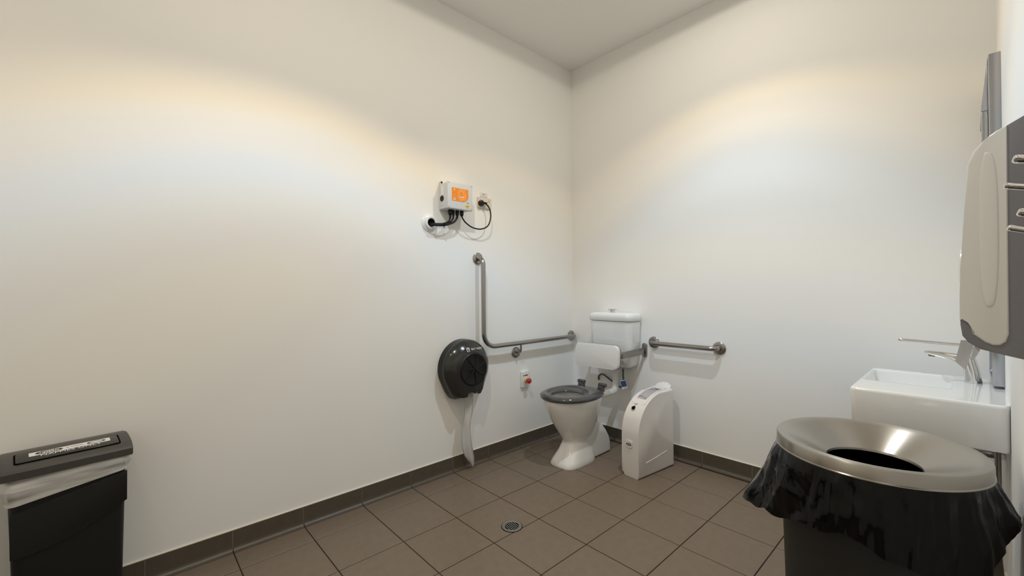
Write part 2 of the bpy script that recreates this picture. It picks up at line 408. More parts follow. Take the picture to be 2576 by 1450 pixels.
# cistern
CX = 0.035
def rr3(w_, d, z, r, yb=0.0, k=7):
    return [Vector((CX+x, y, z)) for x, y in rrect(w_, d, r, k, 0, yb - d/2)]
CUP = 0.007
cz = [(0.595,0.25,0.115,0.03),(0.600,0.285,0.135,0.04),(0.625,0.315,0.150,0.045),(0.68,0.332,0.160,0.045),(0.78,0.348,0.168,0.045),(0.90,0.358,0.172,0.045),(0.925,0.359,0.173,0.045)]
cis = loft('cistern', [rr3(w_, d, z + CUP*(z-0.595)/0.33, r) for z, w_, d, r in cz], 'ceramic', t, sharp=55)
lz = [(0.926,0.340,0.165,0.04),(0.929,0.364,0.177,0.045),(0.934,0.372,0.181,0.046),(0.962,0.372,0.181,0.046),(0.978,0.362,0.176,0.045),(0.986,0.335,0.160,0.045),(0.990,0.27,0.12,0.04)]
lid = loft('cistern_lid', [rr3(w_, d, z+CUP, r, 0.0 if i < 4 else -0.003*(i-3)) for i, (z, w_, d, r) in enumerate(lz)], 'ceramic', cis, sharp=55)
lathe('flush_button', [(0.0,0.024),(0.024,0.023),(0.033,0.019),(0.034,0.016),(0.030,0.013),(0.017,0.010),(0.016,-0.004),(0.0,-0.004)], 'chrome', cis, 28, (CX-0.02, -0.088, 0.992+CUP))
# flush pipe with collar
bm = bmesh.new()
add_tube(bm, fillet([(0.03,-0.075,0.60),(0.03,-0.075,0.405),(0.0,-0.34,0.392)], [0.045]), 0.0245, 24)
add_lathe(bm, [(0.0,0.0),(0.034,0.0),(0.036,0.006),(0.036,0.052),(0.0,0.052)], 28, frame((0.03,-0.075,0.545), (0,0,1), (0,1,0)))
fin('flush_pipe', bm, 'whiteplastic', t)
# water supply hose
hz = tube('water_hose', spline([(0.095,-0.075,0.60),(0.095,-0.075,0.53),(0.093,-0.070,0.475),(0.07,-0.055,0.435),(0.02,-0.032,0.432),(-0.06,-0.025,0.470),(-0.125,-0.022,0.498),(-0.165,-0.015,0.480),(-0.178,-0.004,0.445)]), 0.0062, 'hose', t, 10)
lathe('hose_nut', [(0.0,0),(0.013,0),(0.013,0.022),(0.0,0.022)], 'steeldark', hz, 6, (0.095,-0.075,0.578))
tg = prism('care_tag', rrect(0.040,0.066,0.004), frame((0.105,-0.083,0.462), (0.45,-0.9,0.25), (-0.35,0,1)), 0.0012, 'white', hz)
prism('tag_print', rrect(0.036,0.042,0.002,cy=0.006), frame((0.105,-0.083,0.462), (0.45,-0.9,0.25), (-0.35,0,1)) @ Matrix.Translation((0,0,0.001)), 0.0006, 'blue', tg)

# ------------------------------------------------------------------ padded backrest
t = thing('backrest', 'white toilet backrest board on curved steel arms in front of the cistern', 'backrest', (0.448, 0, 0.60))
BW, BH = 0.372, 0.168
fr = frame((0, -0.272, 0.090), (0,-1,0.06), (0,0,1))
bd = prism('board', rrect(BW, BH, 0.036, 8), fr, 0.028, 'whiteplastic', t, 0.006)
prism('backing_plate', rrect(BW+0.004, BH+0.004, 0.037, 8), fr @ Matrix.Translation((0,0,-0.005)), 0.006, 'steeldark', bd, 0.0015)
for sx in (-1, 1):
    path = spline([(sx*0.222,-0.004,0.118),(sx*0.222,-0.05,0.117),(sx*0.212,-0.11,0.113),(sx*0.196,-0.17,0.108),(sx*0.182,-0.225,0.104),(sx*0.16,-0.255,0.102),(sx*0.11,-0.266,0.10)], 6)
    bm = bmesh.new(); rings = []
    for i, p in enumerate(path):
        a = path[max(0,i-1)]; b = path[min(len(path)-1,i+1)]; T = (b-a); T.z = 0; T.normalize(); nrm = Vector((-T.y, T.x, 0))
        h = 0.023
        rings.append([p+nrm*0.005+Vector((0,0,h)), p+nrm*0.006+Vector((0,0,h-0.003)), p+nrm*0.006-Vector((0,0,h-0.003)), p+nrm*0.005-Vector((0,0,h)),
                      p-nrm*0.005-Vector((0,0,h)), p-nrm*0.006-Vector((0,0,h-0.003)), p-nrm*0.006+Vector((0,0,h-0.003)), p-nrm*0.005+Vector((0,0,h))])
    add_rings(bm, rings); fin('support_arm', bm, 'steel', t, sharp=30)
    prism('wall_bracket', rrect(0.036, 0.102, 0.0178, 8, sx*0.222, 0.124), frame((0,0,0), (0,-1,0), (0,0,1)), 0.016, 'steel', t, 0.003)

# ------------------------------------------------------------------ grab rails
def flange(parent, loc, axis):
    lathe('flange', [(0.0,0.0),(0.040,0.0),(0.041,0.003),(0.040,0.008),(0.036,0.011),(0.022,0.0125),(0.018,0.0125),(0.0,0.0125)], 'steel', parent, 36, loc, axis)
RO = 0.062; RR = 0.0158
t = thing('grab_rail', 'long L-shaped stainless steel grab rail on the left wall beside the toilet', 'grab rail', (0, -1.02, 0.78))
path = fillet([(0.002,0,0.609),(RO,0,0.609),(RO,0,0.005),(RO,0.985,0.005),(0.002,0.985,0.005)], [0.048,0.098,0.048], 12)
tube('rail_tube', path, RR, 'steel', t, 24)
for p in ((0,0,0.609), (0,0.985,0.005)): flange(t, p, (1,0,0))
flange(t, (0,0.348,-0.070), (1,0,0))
tube('support_stem', fillet([(0.002,0.348,-0.070),(RO-0.004,0.348,-0.070),(RO-0.004,0.348,0.0)], [0.03], 8), 0.0075, 'steel', t, 14)
t = thing('grab_rail', 'short straight stainless steel grab rail on the back wall right of the cistern', 'grab rail', (0.742, 0, 0.786))
tube('rail_tube', fillet([(0,-0.002,0),(0,-RO,0),(0.451,-RO,0),(0.451,-0.002,0)], [0.042,0.042], 12), RR, 'steel', t, 24)
for p in ((0,0,0), (0.451,0,0)): flange(t, p, (0,-1,0))

# ------------------------------------------------------------------ jumbo toilet roll dispenser
t = thing('toilet_roll_dispenser', 'round smoked black jumbo toilet roll dispenser on the left wall', 'dispenser', (0, -1.168, 0.672))
out = []
for k in range(0, 41):
    a = math.radians(-28 + 236*k/40); out.append((0.181*math.cos(a), 0.181*math.sin(a)))
out += [(-0.128,-0.150),(-0.103,-0.185),(-0.095,-0.192),(-0.070,-0.194),(-0.062,-0.188),(-0.054,-0.166),(-0.045,-0.160),(-0.012,-0.154),(0.030,-0.150),(0.062,-0.150),(0.066,-0.178),(0.070,-0.183),(0.100,-0.183),(0.128,-0.142)]
def orings(steps): return [[Vector((x, y*s, z*s + (dz if z < -0.12 else 0))) for y, z in out] for x, s, dz in steps]
loft('base', orings([(0,0.985,0),(0.004,1.0,0),(0.050,1.0,0),(0.052,0.98,0)]), 'black', t, sharp=30)
cover = loft('cover', orings([(0.050,0.99,0),(0.054,1.0,0),(0.066,0.995,0),(0.076,0.965,0),(0.090,0.90,-0.010),(0.104,0.82,-0.022),(0.112,0.76,-0.032),(0.118,0.72,-0.040),(0.126,0.62,-0.055)]), 'smoke', t, sharp=50)
hub = lathe('hub', [(0.106,0.0),(0.106,0.004),(0.102,0.009),(0.098,0.010),(0.090,0.007),(0.03,0.013),(0.0,0.015)], 'black', t, 40, (0.124, 0.010, -0.004), (1,0,0))
for k in range(7):
    a = 2*PI*k/7 + 0.3; c, s = math.cos(a), math.sin(a)
    bm = bmesh.new()
    P = [Vector((0.140-0.008*q/6, 0.010 + (0.006+0.0148*q)*math.cos(a+0.10*q/6), -0.004 + (0.006+0.0148*q)*math.sin(a+0.10*q/6))) for q in range(7)]
    add_tube(bm, P, [0.0045,0.0045,0.004,0.004,0.0035,0.003,0.0025], 8); fin('spoke', bm, 'black', hub)
fr = frame((0.1232, 0.012, 0.1215), (0.876,0,0.483), (0,0,1))
text('lettering', 'BAY WEST', 0.0185, 'white', cover, fr @ Matrix.Translation((0.026,0.001,0.0015)), sx=1.0)
bm = bmesh.new()
for p in ((-0.012,0,-0.0085,0.012),(-0.012,0.0085,0.008,0.012),(0.0045,-0.002,0.008,0.012),(-0.012,-0.012,-0.003,-0.0085),(-0.003,-0.002,0.0005,0.008),(-0.003,-0.002,0.008,0.0015),(0.002,-0.012,0.0055,-0.002),(-0.012,-0.0085,-0.0085,0.0)):
    x0, y0, x1, y1 = min(p[0],p[2]), min(p[1],p[3]), max(p[0],p[2]), max(p[1],p[3])
    add_prism(bm, [(x0,y0),(x1,y0),(x1,y1),(x0,y1)], fr @ Matrix.Translation((-0.040,0.001,0.0012)) @ Matrix.Scale(1.15, 4), 0.0006)
fin('logo_mark', bm, 'white', cover)
text('lettering', 'PUSH', 0.008, 'greyink', cover, frame((0.1195,0.0,-0.122), (1,0,-0.3), (0,0,1)))
prism('roller_knob', rrect(0.026,0.016,0.004), frame((0.092,0.082,-0.152), (1,0,0), (0,0,1)), 0.010, 'black', t, 0.003)
# hanging paper
bm = bmesh.new(); rows = []
tail = [(0.060,-1.192,-1.112,0.535),(0.062,-1.192,-1.118,0.50),(0.070,-1.195,-1.130,0.44),(0.074,-1.206,-1.140,0.37),(0.076,-1.222,-1.150,0.30),(0.077,-1.220,-1.145,0.22),(0.077,-1.212,-1.130,0.15),(0.074,-1.192,-1.118,0.105),(0.072,-1.170,-1.113,0.075),(0.070,-1.148,-1.116,0.045),(0.070,-1.136,-1.122,0.022)]
P0 = spline([(a,b,d) for a,b,c,d in tail], 4); P1 = spline([(a,c,d) for a,b,c,d in tail], 4)
for i, (a, b) in enumerate(zip(P0, P1)):
    r = []
    for k in range(9):
        f_ = k/8; p = a.lerp(b, f_)
        p.x += 0.010*math.sin(f_*PI*2.2 + 0.16*i) * min(1, i/12) + 0.004*noise.noise(Vector((f_*3, i*0.2, 3)))
        p.y += 0.003*noise.noise(Vector((1, i*0.35, 7)))*(1 if k in (0,8) else 0)
        r.append(p)
    rows.append(r)
add_rings(bm, rows, False, False, closed=False)
bmesh.ops.solidify(bm, geom=bm.faces[:], thickness=0.0006)
tag(fin('toilet_paper', bm, 'paper', sharp=80), 'white toilet paper tail hanging from the black roll dispenser', 'toilet paper')

# ------------------------------------------------------------------ wall control box with cables
BX0, BX1, BY0, BY1, BZ0, BZ1 = 0.008, 0.112, -1.333, -1.142, 1.682, 1.850
t = thing('control_box', 'pale grey electrical control box with orange panel on the left wall', 'control box', (0, -1.228, 1.68))
L0 = Vector((0,-1.228,1.68))
def lb(a, b): return tuple(Vector(a)-L0), tuple(Vector(b)-L0)
body = box('body', *lb((BX0,BY0+0.003,BZ0+0.003),(0.086,BY1-0.003,BZ1-0.003)), 'boxgrey', t, 0.006)
box('lid', *lb((0.087,BY0,BZ0),(BX1,BY1,BZ1)), 'boxgrey', t, 0.006)
box('side_panel', *lb((0.018,BY0+0.0012,BZ0+0.022),(0.074,BY0+0.006,BZ1-0.022)), 'boxgrey', body, 0.002)
frs = frame(tuple(Vector((0.052,BY0+0.0011,0))-L0), (0,-1,0), (0,0,1))
prism('side_label', rrect(0.026,0.060,0.002,cy=1.80), frs, 0.0008, 'white', body)
lathe('side_socket', [(0.0,0.003),(0.010,0.003),(0.013,0.005),(0.0175,0.004),(0.0185,0.002),(0.0185,-0.003),(0.0,-0.003)], 'black', body, 24, tuple(Vector((0.046,BY0+0.001,1.750))-L0), (0,-1,0))
frl = frame(tuple(Vector((BX1,-1.240,1.774))-L0), (1,0,0), (0,0,1))
orp = [(-0.063,-0.042),(0.020,-0.042)] + [(0.020+0.043*math.sin(a), -0.005-0.037*math.cos(a)) for a in (math.radians(d) for d in (15,30,45,60,75,90))] + [(0.063,0.040),(-0.063,0.040)]
panel = prism('orange_panel', orp, frl, 0.0012, 'orange', t)
def mark(name, polys, m, fr, z, parent):
    bm = bmesh.new()
    for p in polys: add_prism(bm, p, fr @ Matrix.Translation((0,0,z)), 0.0004)
    return fin(name, bm, m, parent, smooth=False)
def ringp(cx, cy, ro, ri, a0, a1, n=20, asp=1.0):
    o_ = [(cx+ro*math.cos(math.radians(a0+(a1-a0)*k/n)), cy+ro*asp*math.sin(math.radians(a0+(a1-a0)*k/n))) for k in range(n+1)]
    i_ = [(cx+ri*math.cos(math.radians(a0+(a1-a0)*k/n)), cy+ri*asp*math.sin(math.radians(a0+(a1-a0)*k/n))) for k in range(n+1)]
    return [[o_[k], o_[k+1], i_[k+1], i_[k]] for k in range(n)]
emb = mark('emblem', ringp(0.008,0.000,0.026,0.016,0,360,32,1.42), 'orange2', frl, 0.0010, panel)
mark('emblem_stroke', [[(0.026,0.037),(0.037,0.037),(0.030,-0.010),(0.020,-0.012)]], 'orange2', frl, 0.00115, panel)
mark('emblem_stroke', [[(0.036,0.012),(0.046,0.014),(0.046,-0.010),(0.040,-0.030),(0.032,-0.036),(0.030,-0.030),(0.036,-0.018)]], 'orange2', frl, 0.0011, panel)
mark('indicator', [oval(0.0062,0.0062,16,-0.044,0.030)], 'gold', frl, 0.0012, panel)
mark('indicator', [oval(0.0085,0.0085,20,-0.044,-0.030)], 'white', frl, 0.0012, panel)
mark('indicator_centre', [oval(0.0035,0.0035,12,-0.044,-0.029)], 'ink', frl, 0.0016, panel)
mark('print_line', [[(-0.050,0.020),(-0.036,0.020),(-0.036,0.0222),(-0.050,0.0222)]], 'orange2', frl, 0.0013, panel)
mark('print_line', [[(-0.050,-0.006),(-0.035,-0.006),(-0.035,-0.003),(-0.050,-0.003)]], 'orange2', frl, 0.0013, panel)
mark('lettering', [[(x,-0.016),(x+0.0038,-0.016),(x+0.0038,-0.016+h),(x,-0.016+h)] for x, h in ((-0.004,0.0075),(0.0012,0.005),(0.0062,0.0065),(0.0112,0.005),(0.0162,0.0072),(0.0212,0.005),(0.0262,0.005))], 'white', frl, 0.0014, panel)
mark('lettering', [[(x,-0.015),(x+0.004,-0.015),(x+0.004,-0.010),(x,-0.010)] for x in (-0.024,-0.018,-0.012)], 'orange2', frl, 0.0014, panel)
mark('maker_print', [[(0.050,-0.046),(0.066,-0.046),(0.066,-0.0435),(0.050,-0.0435)]], 'ink', frl, 0.0005, t)
yl = mark('warning_label', [rrect(0.038,0.017,0.001,3,0.057,-0.067)], 'yellowlab', frl, 0.0005, t)
mark('warning_print', [[(0.043,-0.0655),(0.069,-0.0655),(0.069,-0.0625),(0.043,-0.0625)], [(0.046,-0.0735),(0.060,-0.0735),(0.060,-0.0715),(0.046,-0.0715)]], 'ink', frl, 0.0010, yl)
for y, z in ((BY0+0.008,BZ0+0.009),(BY0+0.008,BZ1-0.009),(BY1-0.008,BZ0+0.009),(BY1-0.008,BZ1-0.009)):
    lathe('screw', [(0.0,0.0012),(0.003,0.001),(0.003,-0.001),(0,-0.001)], 'greyink', t, 10, tuple(Vector((BX1,y,z))-L0), (1,0,0))
prism('mounting_lug', [(-0.013,0)]+[(0.013*math.cos(a),0.014+0.010*math.sin(a)) for a in (PI-PI*k/10 for k in range(11))]+[(0.013,0)], frame(tuple(Vector((0.001,-1.312,1.846))-L0), (1,0,0), (0,0,1)), 0.010, 'boxgrey', t, 0.001)
lathe('lug_screw', [(0.0,0.004),(0.006,0.003),(0.007,0.0),(0.0,0.0)], 'ink', t, 14, tuple(Vector((0.011,-1.312,1.861))-L0), (1,0,0))
for y, x, r in ((-1.277,0.054,0.015),(-1.248,0.046,0.009),(-1.224,0.056,0.012),(-1.193,0.062,0.0125)):
    lathe('cable_gland', [(0.0,0.0),(r*0.9,0.0),(r,-0.003),(r,-0.020),(r*0.75,-0.032),(r*0.5,-0.036),(0,-0.036)], 'black', t, 18, tuple(Vector((x,y,BZ0+0.004))-L0))

tag(tube('cable', spline([(0.062,-1.193,1.650),(0.062,-1.184,1.635),(0.062,-1.160,1.612),(0.061,-1.107,1.587),(0.060,-1.035,1.583),(0.058,-0.972,1.612),(0.054,-0.944,1.672),(0.048,-0.944,1.722),(0.040,-0.956,1.752),(0.036,-0.982,1.7695)]), 0.0046, 'cable', None, 10), 'black power cord looping from the control box to the wall socket', 'cable')
for i, (x, y, z0, via) in enumerate(((0.054,-1.277,1.650,[(0.054,-1.279,1.630),(0.056,-1.292,1.608),(0.060,-1.330,1.590)]), (0.046,-1.248,1.650,[(0.048,-1.253,1.630),(0.053,-1.276,1.607),(0.066,-1.322,1.589)]), (0.056,-1.224,1.650,[(0.058,-1.231,1.632),(0.062,-1.262,1.604),(0.062,-1.325,1.582)]))):
    e = [(0.058,-1.385,1.584-0.004*i),(0.036,-1.404,1.586-0.005*i),(0.006,-1.408,1.590-0.006*i)]
    lab = ('black cable from the widest gland of the control box into the white wall collar', 'thin black cable from the second gland of the control box into the wall collar', 'black cable sweeping from the third gland of the control box into the wall collar')[i]
    tag(tube('cable', spline([(x,y,z0)]+via+e), (0.0062,0.0048,0.0066)[i], 'cable', None, 10), lab, 'cable', 'cables below the control box')
bm = bmesh.new(); add_box(bm, (0.048,-1.330,1.574), (0.074,-1.325,1.598), 0.001)
add_box(bm, (0.058,-1.329,1.562), (0.062,-1.326,1.578)); tag(fin('cable_tie', bm, 'cable'), 'small black cable tie around the bundled cables', 'cable tie')
t = thing('wall_collar', 'round white pipe collar on the left wall where the black cables enter', 'collar', (0, -1.398, 1.594))
lathe('flange', [(0.026,0.0),(0.053,0.0),(0.054,0.004),(0.050,0.008),(0.042,0.010),(0.040,0.026),(0.037,0.031),(0.030,0.031),(0.026,0.026)], 'whiteplastic', t, 40, (0,0,0), (1,0,0), close=True)
lathe('opening', [(0.0,0.024),(0.0275,0.024),(0.0275,0.0),(0.0,0.0)], 'hole', t, 24, (0,0,0), (1,0,0))

# ------------------------------------------------------------------ wall socket, plug, label
t = thing('power_socket', 'cream double wall socket beside the control box', 'power socket', (0, -0.960, 1.775))
prism('plate', rrect(0.117,0.076,0.006,4), frame((0,0,0), (1,0,0), (0,0,1)), 0.013, 'cream', t, 0.003)
for y in (-0.034, 0.038):
    prism('switch_rocker', rrect(0.012,0.017,0.003,3), frame((0.0125,y,0.024), (1,0.0,0.12), (0,0,1)), 0.0035, 'cream', t, 0.001)
mark('socket_slots', [[(0.030,-0.014),(0.033,-0.014),(0.033,-0.004),(0.030,-0.004)], [(0.023,0.012),(0.025,0.014),(0.030,0.006),(0.028,0.005)], [(0.037,0.014),(0.039,0.012),(0.035,0.005),(0.033,0.006)]], 'greyink', frame((0.0128,0,0), (1,0,0), (0,0,1)), 0, t)
t = thing('plug', 'black round plug pushed into the cream wall socket', 'plug', (0.013, -1.000, 1.768))
bm = bmesh.new()
add_lathe(bm, [(0.0,0.024),(0.012,0.024),(0.018,0.021),(0.0205,0.014),(0.0205,0.0),(0.0,0.0)], 28, frame((0,0,0), (1,0,0), (0,0,1)))
add_tube(bm, [(0.013,0.010,0.002),(0.016,0.026,0.003),(0.022,0.040,0.002)], [0.009,0.0075,0.0065], 12)
fin('plug_body', bm, 'black', t)
t = thing('label_plate', 'small white engraved label plate above the wall socket', 'label', (0, -0.961, 1.833))
prism('plate', rrect(0.066,0.028,0.001,2), frame((0,0,0), (1,0,0), (0,0,1)), 0.004, 'white', t)
mark('print_lines', [[(-0.017,0.004),(0.006,0.004),(0.006,0.0075),(-0.017,0.0075)],[(0.008,0.003),(0.016,0.003),(0.016,0.006),(0.008,0.006)],[(-0.008,-0.0015),(0.004,-0.0015),(0.004,0.001),(-0.008,0.001)],[(-0.024,-0.008),(0.022,-0.008),(0.022,-0.0062),(-0.024,-0.0062)]], 'greyink', frame((0.004,0,0), (1,0,0), (0,0,1)), 0, t)

# ------------------------------------------------------------------ emergency push button
t = thing('emergency_button', 'white wall plate with red mushroom push button below the grab rail', 'push button', (0, -0.588, 0.442))
box('plate', (0,-0.040,0), (0.020,0.040,0.118), 'whiteplastic', t, 0.003)
lathe('collar', [(0.0,0.016),(0.0165,0.016),(0.018,0.013),(0.018,0.0),(0.0,0.0)], 'yellow', t, 28, (0.020,-0.002,0.052), (1,0,0))
lathe('red_knob', [(0.0,0.034),(0.010,0.0335),(0.017,0.030),(0.0205,0.023),(0.020,0.015),(0.015,0.006),(0.012,0.0),(0.0,0.0)], 'red', t, 28, (0.036,-0.002,0.052), (1,0,0))
frb = frame((0.0201,0,0.088), (1,0,0), (0,0,1))
mark('red_lettering', [[(x,-0.0045),(x+w_,-0.0045),(x+w_,0.0045),(x,0.0045)] for x, w_ in ((-0.026,0.0052),(-0.0195,0.0058),(-0.0085,0.0046),(-0.0030,0.0046),(0.0026,0.0046),(0.0082,0.0050),(0.0142,0.0058))], 'darkred', frb, 0, t)
mark('small_print', [[(-0.026,-0.072),(-0.016,-0.072),(-0.016,-0.070),(-0.026,-0.070)], [(-0.012,-0.072),(-0.004,-0.072),(-0.004,-0.070),(-0.012,-0.070)]], 'greyink', frb, 0, t)

# ------------------------------------------------------------------ sanitary bin by the toilet
t = thing('sanitary_bin', 'tall white sanitary bin with curved front standing beside the toilet', 'sanitary bin', (0.886, -0.118, 0), math.radians(-7))
HWD = 0.064
def sprof():
    p = [(0.0, 0.0), (0.0, 0.500)]
    p += [(-0.012, 0.514), (-0.030, 0.516)]
    cy, cz, ra, rb = -0.085, 0.235, 0.290, 0.272
    for k in range(0, 23):
        a = math.radians(78 - 78*k/22)
        p.append((cy - ra*math.cos(a)**0.88, cz + rb*math.sin(a)**0.88))
    p += [(-0.376, 0.12), (-0.374, 0.02), (-0.372, 0.0)]
    return p
SP = sprof()
bm = bmesh.new()
add_prism(bm, SP, frame((HWD,0,0), (-1,0,0), (0,0,1)) @ Matrix.Diagonal((-1,1,1,1)), 2*HWD, 0.020, 5)
bd = fin('body', bm, 'sanwhite', t, sharp=40)
def sany(s):
    if s < 0: return Vector((0, -0.1575 - s*0.5, 0.502 - s*0.055)), Vector((0, -0.11, 0.994))
    return sany0(s)
def sany0(s):                       # point and normal on the curved top, s = 0 (rear) .. 1 (front bottom of arc)
    a = math.radians(78 - 78*s); cy, cz, ra, rb = -0.085, 0.235, 0.290, 0.272
    p = Vector((0, cy-ra*math.cos(a)**0.88, cz+rb*math.sin(a)**0.88)); n = Vector((0, -math.cos(a)**1.12/ra, math.sin(a)**1.12/rb)).normalized()
    return p, n
# flap on the curved top
bm = bmesh.new(); rows = []
for i in range(13):
    s = -0.20 + 0.58*i/12; p, n = sany(s); hw = 0.048 + 0.003*(i/12)
    r = []
    for k in range(9):
        f_ = -1 + 2*k/8; off = 0.0032
        q = p + n*off
        if i == 12: q = q + Vector((0,-0.35,-0.6))*0.016*(1-f_*f_)
        r.append(q + Vector((f_*hw, 0, 0)))
    rows.append(r)
add_rings(bm, rows, False, False, closed=False)
bmesh.ops.recalc_face_normals(bm, faces=bm.faces[:])
bmesh.ops.solidify(bm, geom=bm.faces[:], thickness=0.006)
flap = fin('flap', bm, 'sanwhite', t, sharp=40)
p, n = sany(0.395)
lathe('thumb_tab', [(0.0,0.007),(0.007,0.006),(0.0105,0.002),(0.0105,-0.004),(0.0,-0.004)], 'sanwhite', flap, 20, tuple(p+n*0.004+Vector((-0.012,0,0))), tuple(n), (0,0.3,1))
# rounded lug standing up at the back
prism('hinge_lug', [(-0.056,-0.03)]+[(0.056*math.cos(a), 0.034*math.sin(a)) for a in (PI-PI*k/14 for k in range(15))]+[(0.052,-0.03)], frame((0,-0.022,0.512), (0,-0.55,0.83), (0,0.83,0.55)), 0.012, 'sanwhite', flap, 0.005)
def curved_print(name, s0, s1, x0, x1, m, lift=0.0048, par=None):
    bm = bmesh.new(); rows = []
    for i in range(7):
        p, n = sany(s0+(s1-s0)*i/6); rows.append([p+n*lift+Vector((x0,0,0)), p+n*lift+Vector((x1,0,0))])
    add_rings(bm, rows, False, False, closed=False); bmesh.ops.solidify(bm, geom=bm.faces[:], thickness=0.0004)
    return fin(name, bm, m, par or flap)
lab = curved_print('label_sticker', -0.13, 0.28, -0.033, 0.036, 'lilac', 0.0040)
for s0, x0, x1, m in ((-0.10,-0.004,0.024,'ink'),(-0.05,-0.024,-0.002,'greyink'),(-0.05,0.004,0.016,'greyink'),(0.21,-0.031,-0.025,'ink'),(0.21,-0.022,-0.002,'greyink'),(0.235,0.012,0.026,'greyink')):
    curved_print('print_line', s0, s0+(0.020 if m == 'ink' else 0.014), x0, x1, m, 0.0046, lab)
p, n = sany(0.50)
lk = lathe('lock_ring', [(0.0125,0.0),(0.0175,0.0),(0.0175,0.003),(0.0155,0.005),(0.0125,0.004)], 'chrome', t, 28, tuple(p+Vector((-0.014,0,0))), tuple(n), (0,0.3,1), close=True)
lathe('keyhole', [(0.0,0.003),(0.0135,0.003),(0.0135,-0.002),(0.0,-0.002)], 'hole', lk, 24, tuple(p+Vector((-0.014,0,0))), tuple(n), (0,0.3,1))
frs = frame((-0.006,-0.3755,0.203), (0,-1,0.02), (0,0,1))
bdg = prism('badge', [(-0.027,0.021)]+[(-0.027+0.054*k/6, 0.021+0.004*math.sin(PI*k/6)) for k in range(1,6)]+[(0.027,0.021),(0.025,-0.014),(0.012,-0.022),(0,-0.024),(-0.012,-0.022),(-0.025,-0.014)], frs, 0.004, 'whiteplastic', bd, 0.001)
mark('badge_oval', [oval(0.0205,0.0085,28)], 'navy', frs, 0.0040, bdg)
text('lettering', 'Flick', 0.0135, 'white', bdg, frs @ Matrix.Translation((0,0,0.0046)), sx=1.15)
# grip crease low on the side
bm = bmesh.new()
add_tube(bm, spline([(HWD,-0.305,0.090),(HWD,-0.20,0.102),(HWD,-0.085,0.118)]), [0.0008]+[0.0022]*15+[0.0008], 8)
fin('grip_crease', bm, 'sanwhite', bd)

# ------------------------------------------------------------------ floor drain
t = thing('floor_drain', 'round steel floor drain grate set in the brown tiles', 'drain', (0.735, -1.394, 0))
lathe('gasket', [(0.048,-0.002),(0.0525,-0.002),(0.0525,0.0006),(0.048,0.0006)], 'hole', t, 48, close=True)
lathe('outer_ring', [(0.0445,-0.001),(0.0495,-0.001),(0.0495,0.0020),(0.0475,0.0026),(0.0445,0.0018)], 'drain', t, 48, close=True)
bm = bmesh.new(); add_lathe(bm, [(0.036,0.0),(0.0438,0.0),(0.0438,0.0022),(0.036,0.0026)], 48, None, True); fin('grate_ring', bm, 'drain', t)
lathe('well', [(0.0,0.0009),(0.0445,0.0009),(0.0445,-0.0015),(0.0,-0.0015)], 'hole', t, 40)
ga = math.radians(172)
for k in range(-3, 4):
    d = k*0.0103 + 0.0052
    if abs(d) > 0.036: continue
    hl = math.sqrt(0.0365**2-d*d)
    bm = bmesh.new(); add_box(bm, (-hl,d-0.0022,0.0006), (hl,d+0.0022,0.0024))
    bmesh.ops.rotate(bm, verts=bm.verts[:], cent=(0,0,0), matrix=Matrix.Rotation(ga, 3, 'Z')); fin('grate_bar', bm, 'drain', t)
for a in (-75, -50):
    lathe('screw', [(0.0,0.004),(0.002,0.003),(0.002,0.001),(0,0.001)], 'chrome', t, 8, (0.0485*math.cos(math.radians(a)), 0.0485*math.sin(math.radians(a)), 0))

# ------------------------------------------------------------------ nappy bin by the left wall
t = thing('nappy_bin', 'slim charcoal nappy bin with labelled lid against the left wall', 'bin', (0.125, -2.949, 0), math.radians(7.5))
def nb(z, hx, hy, r=0.03): return [Vector((x, y, z)) for x, y in rrect(2*hx, 2*hy, r, 5)]
body = loft('body', [nb(0.0,0.074,0.124), nb(0.004,0.078,0.128), nb(0.36,0.085,0.136), nb(0.44,0.087,0.138), nb(0.60,0.090,0.142), nb(0.604,0.080,0.132)], 'binbody', t)
fp = [(-0.137,0.475),(-0.136,0.335)] + [(-0.12+0.25*k/10, 0.335+0.085*(k/10)**1.8) for k in range(11)] + [(0.140,0.425),(0.141,0.530)]
prism('front_panel', fp, frame((0.0835,0,0), (1,0,0), (0,0,1)), 0.0085, 'binbody', body, 0.002)
lp = [(0.100,0.586),(0.104,0.588),(0.106,0.611),(0.101,0.619),(0.075,0.629),(0.045,0.635),(0.005,0.640),(-0.040,0.641),(-0.080,0.636),(-0.100,0.622),(-0.104,0.588),(-0.100,0.586)]
bm = bmesh.new()
add_prism(bm, lp, frame((0,0.156,0), (0,-1,0), (0,0,1)), 0.312, 0.013, 4)
lid = fin('lid', bm, 'lidgrey', t, sharp=28)
fl = frame((0.0500,0.0,0.6352), (0.19,0,0.98), (-0.98,0,0.19))
flp = prism('lid_flap', rrect(0.246,0.066,0.006,3), fl @ Matrix.Translation((0,0.010,-0.004)), 0.007, 'smoke', lid, 0.002)
prism('flap_gap', rrect(0.254,0.074,0.008,3), fl @ Matrix.Translation((0,0.010,-0.004)), 0.0050, 'hole', lid)
st = prism('label_strip', rrect(0.196,0.026,0.001,2), fl @ Matrix.Translation((0.004,0.018,0.003)), 0.0006, 'white', flp)
fls = fl @ Matrix.Translation((0.004,0.018,0.0036))
mark('oval_logo', ringp(-0.052,0,0.032,0.024,0,360,28,0.34), 'ink', fls, 0, st)
mark('oval_logo', ringp(0.062,0,0.024,0.018,0,360,24,0.36), 'ink', fls, 0, st)
text('lettering', 'Flick', 0.015, 'ink', st, fls @ Matrix.Translation((-0.052,0,0)), sx=1.5)
mark('print_line', [[(-0.012,-0.002),(-0.006,-0.002),(-0.006,0.002),(-0.012,0.002)], [(-0.002,-0.001),(0.030,-0.001),(0.030,0.002),(-0.002,0.002)]], 'greyink', fls, 0, st)
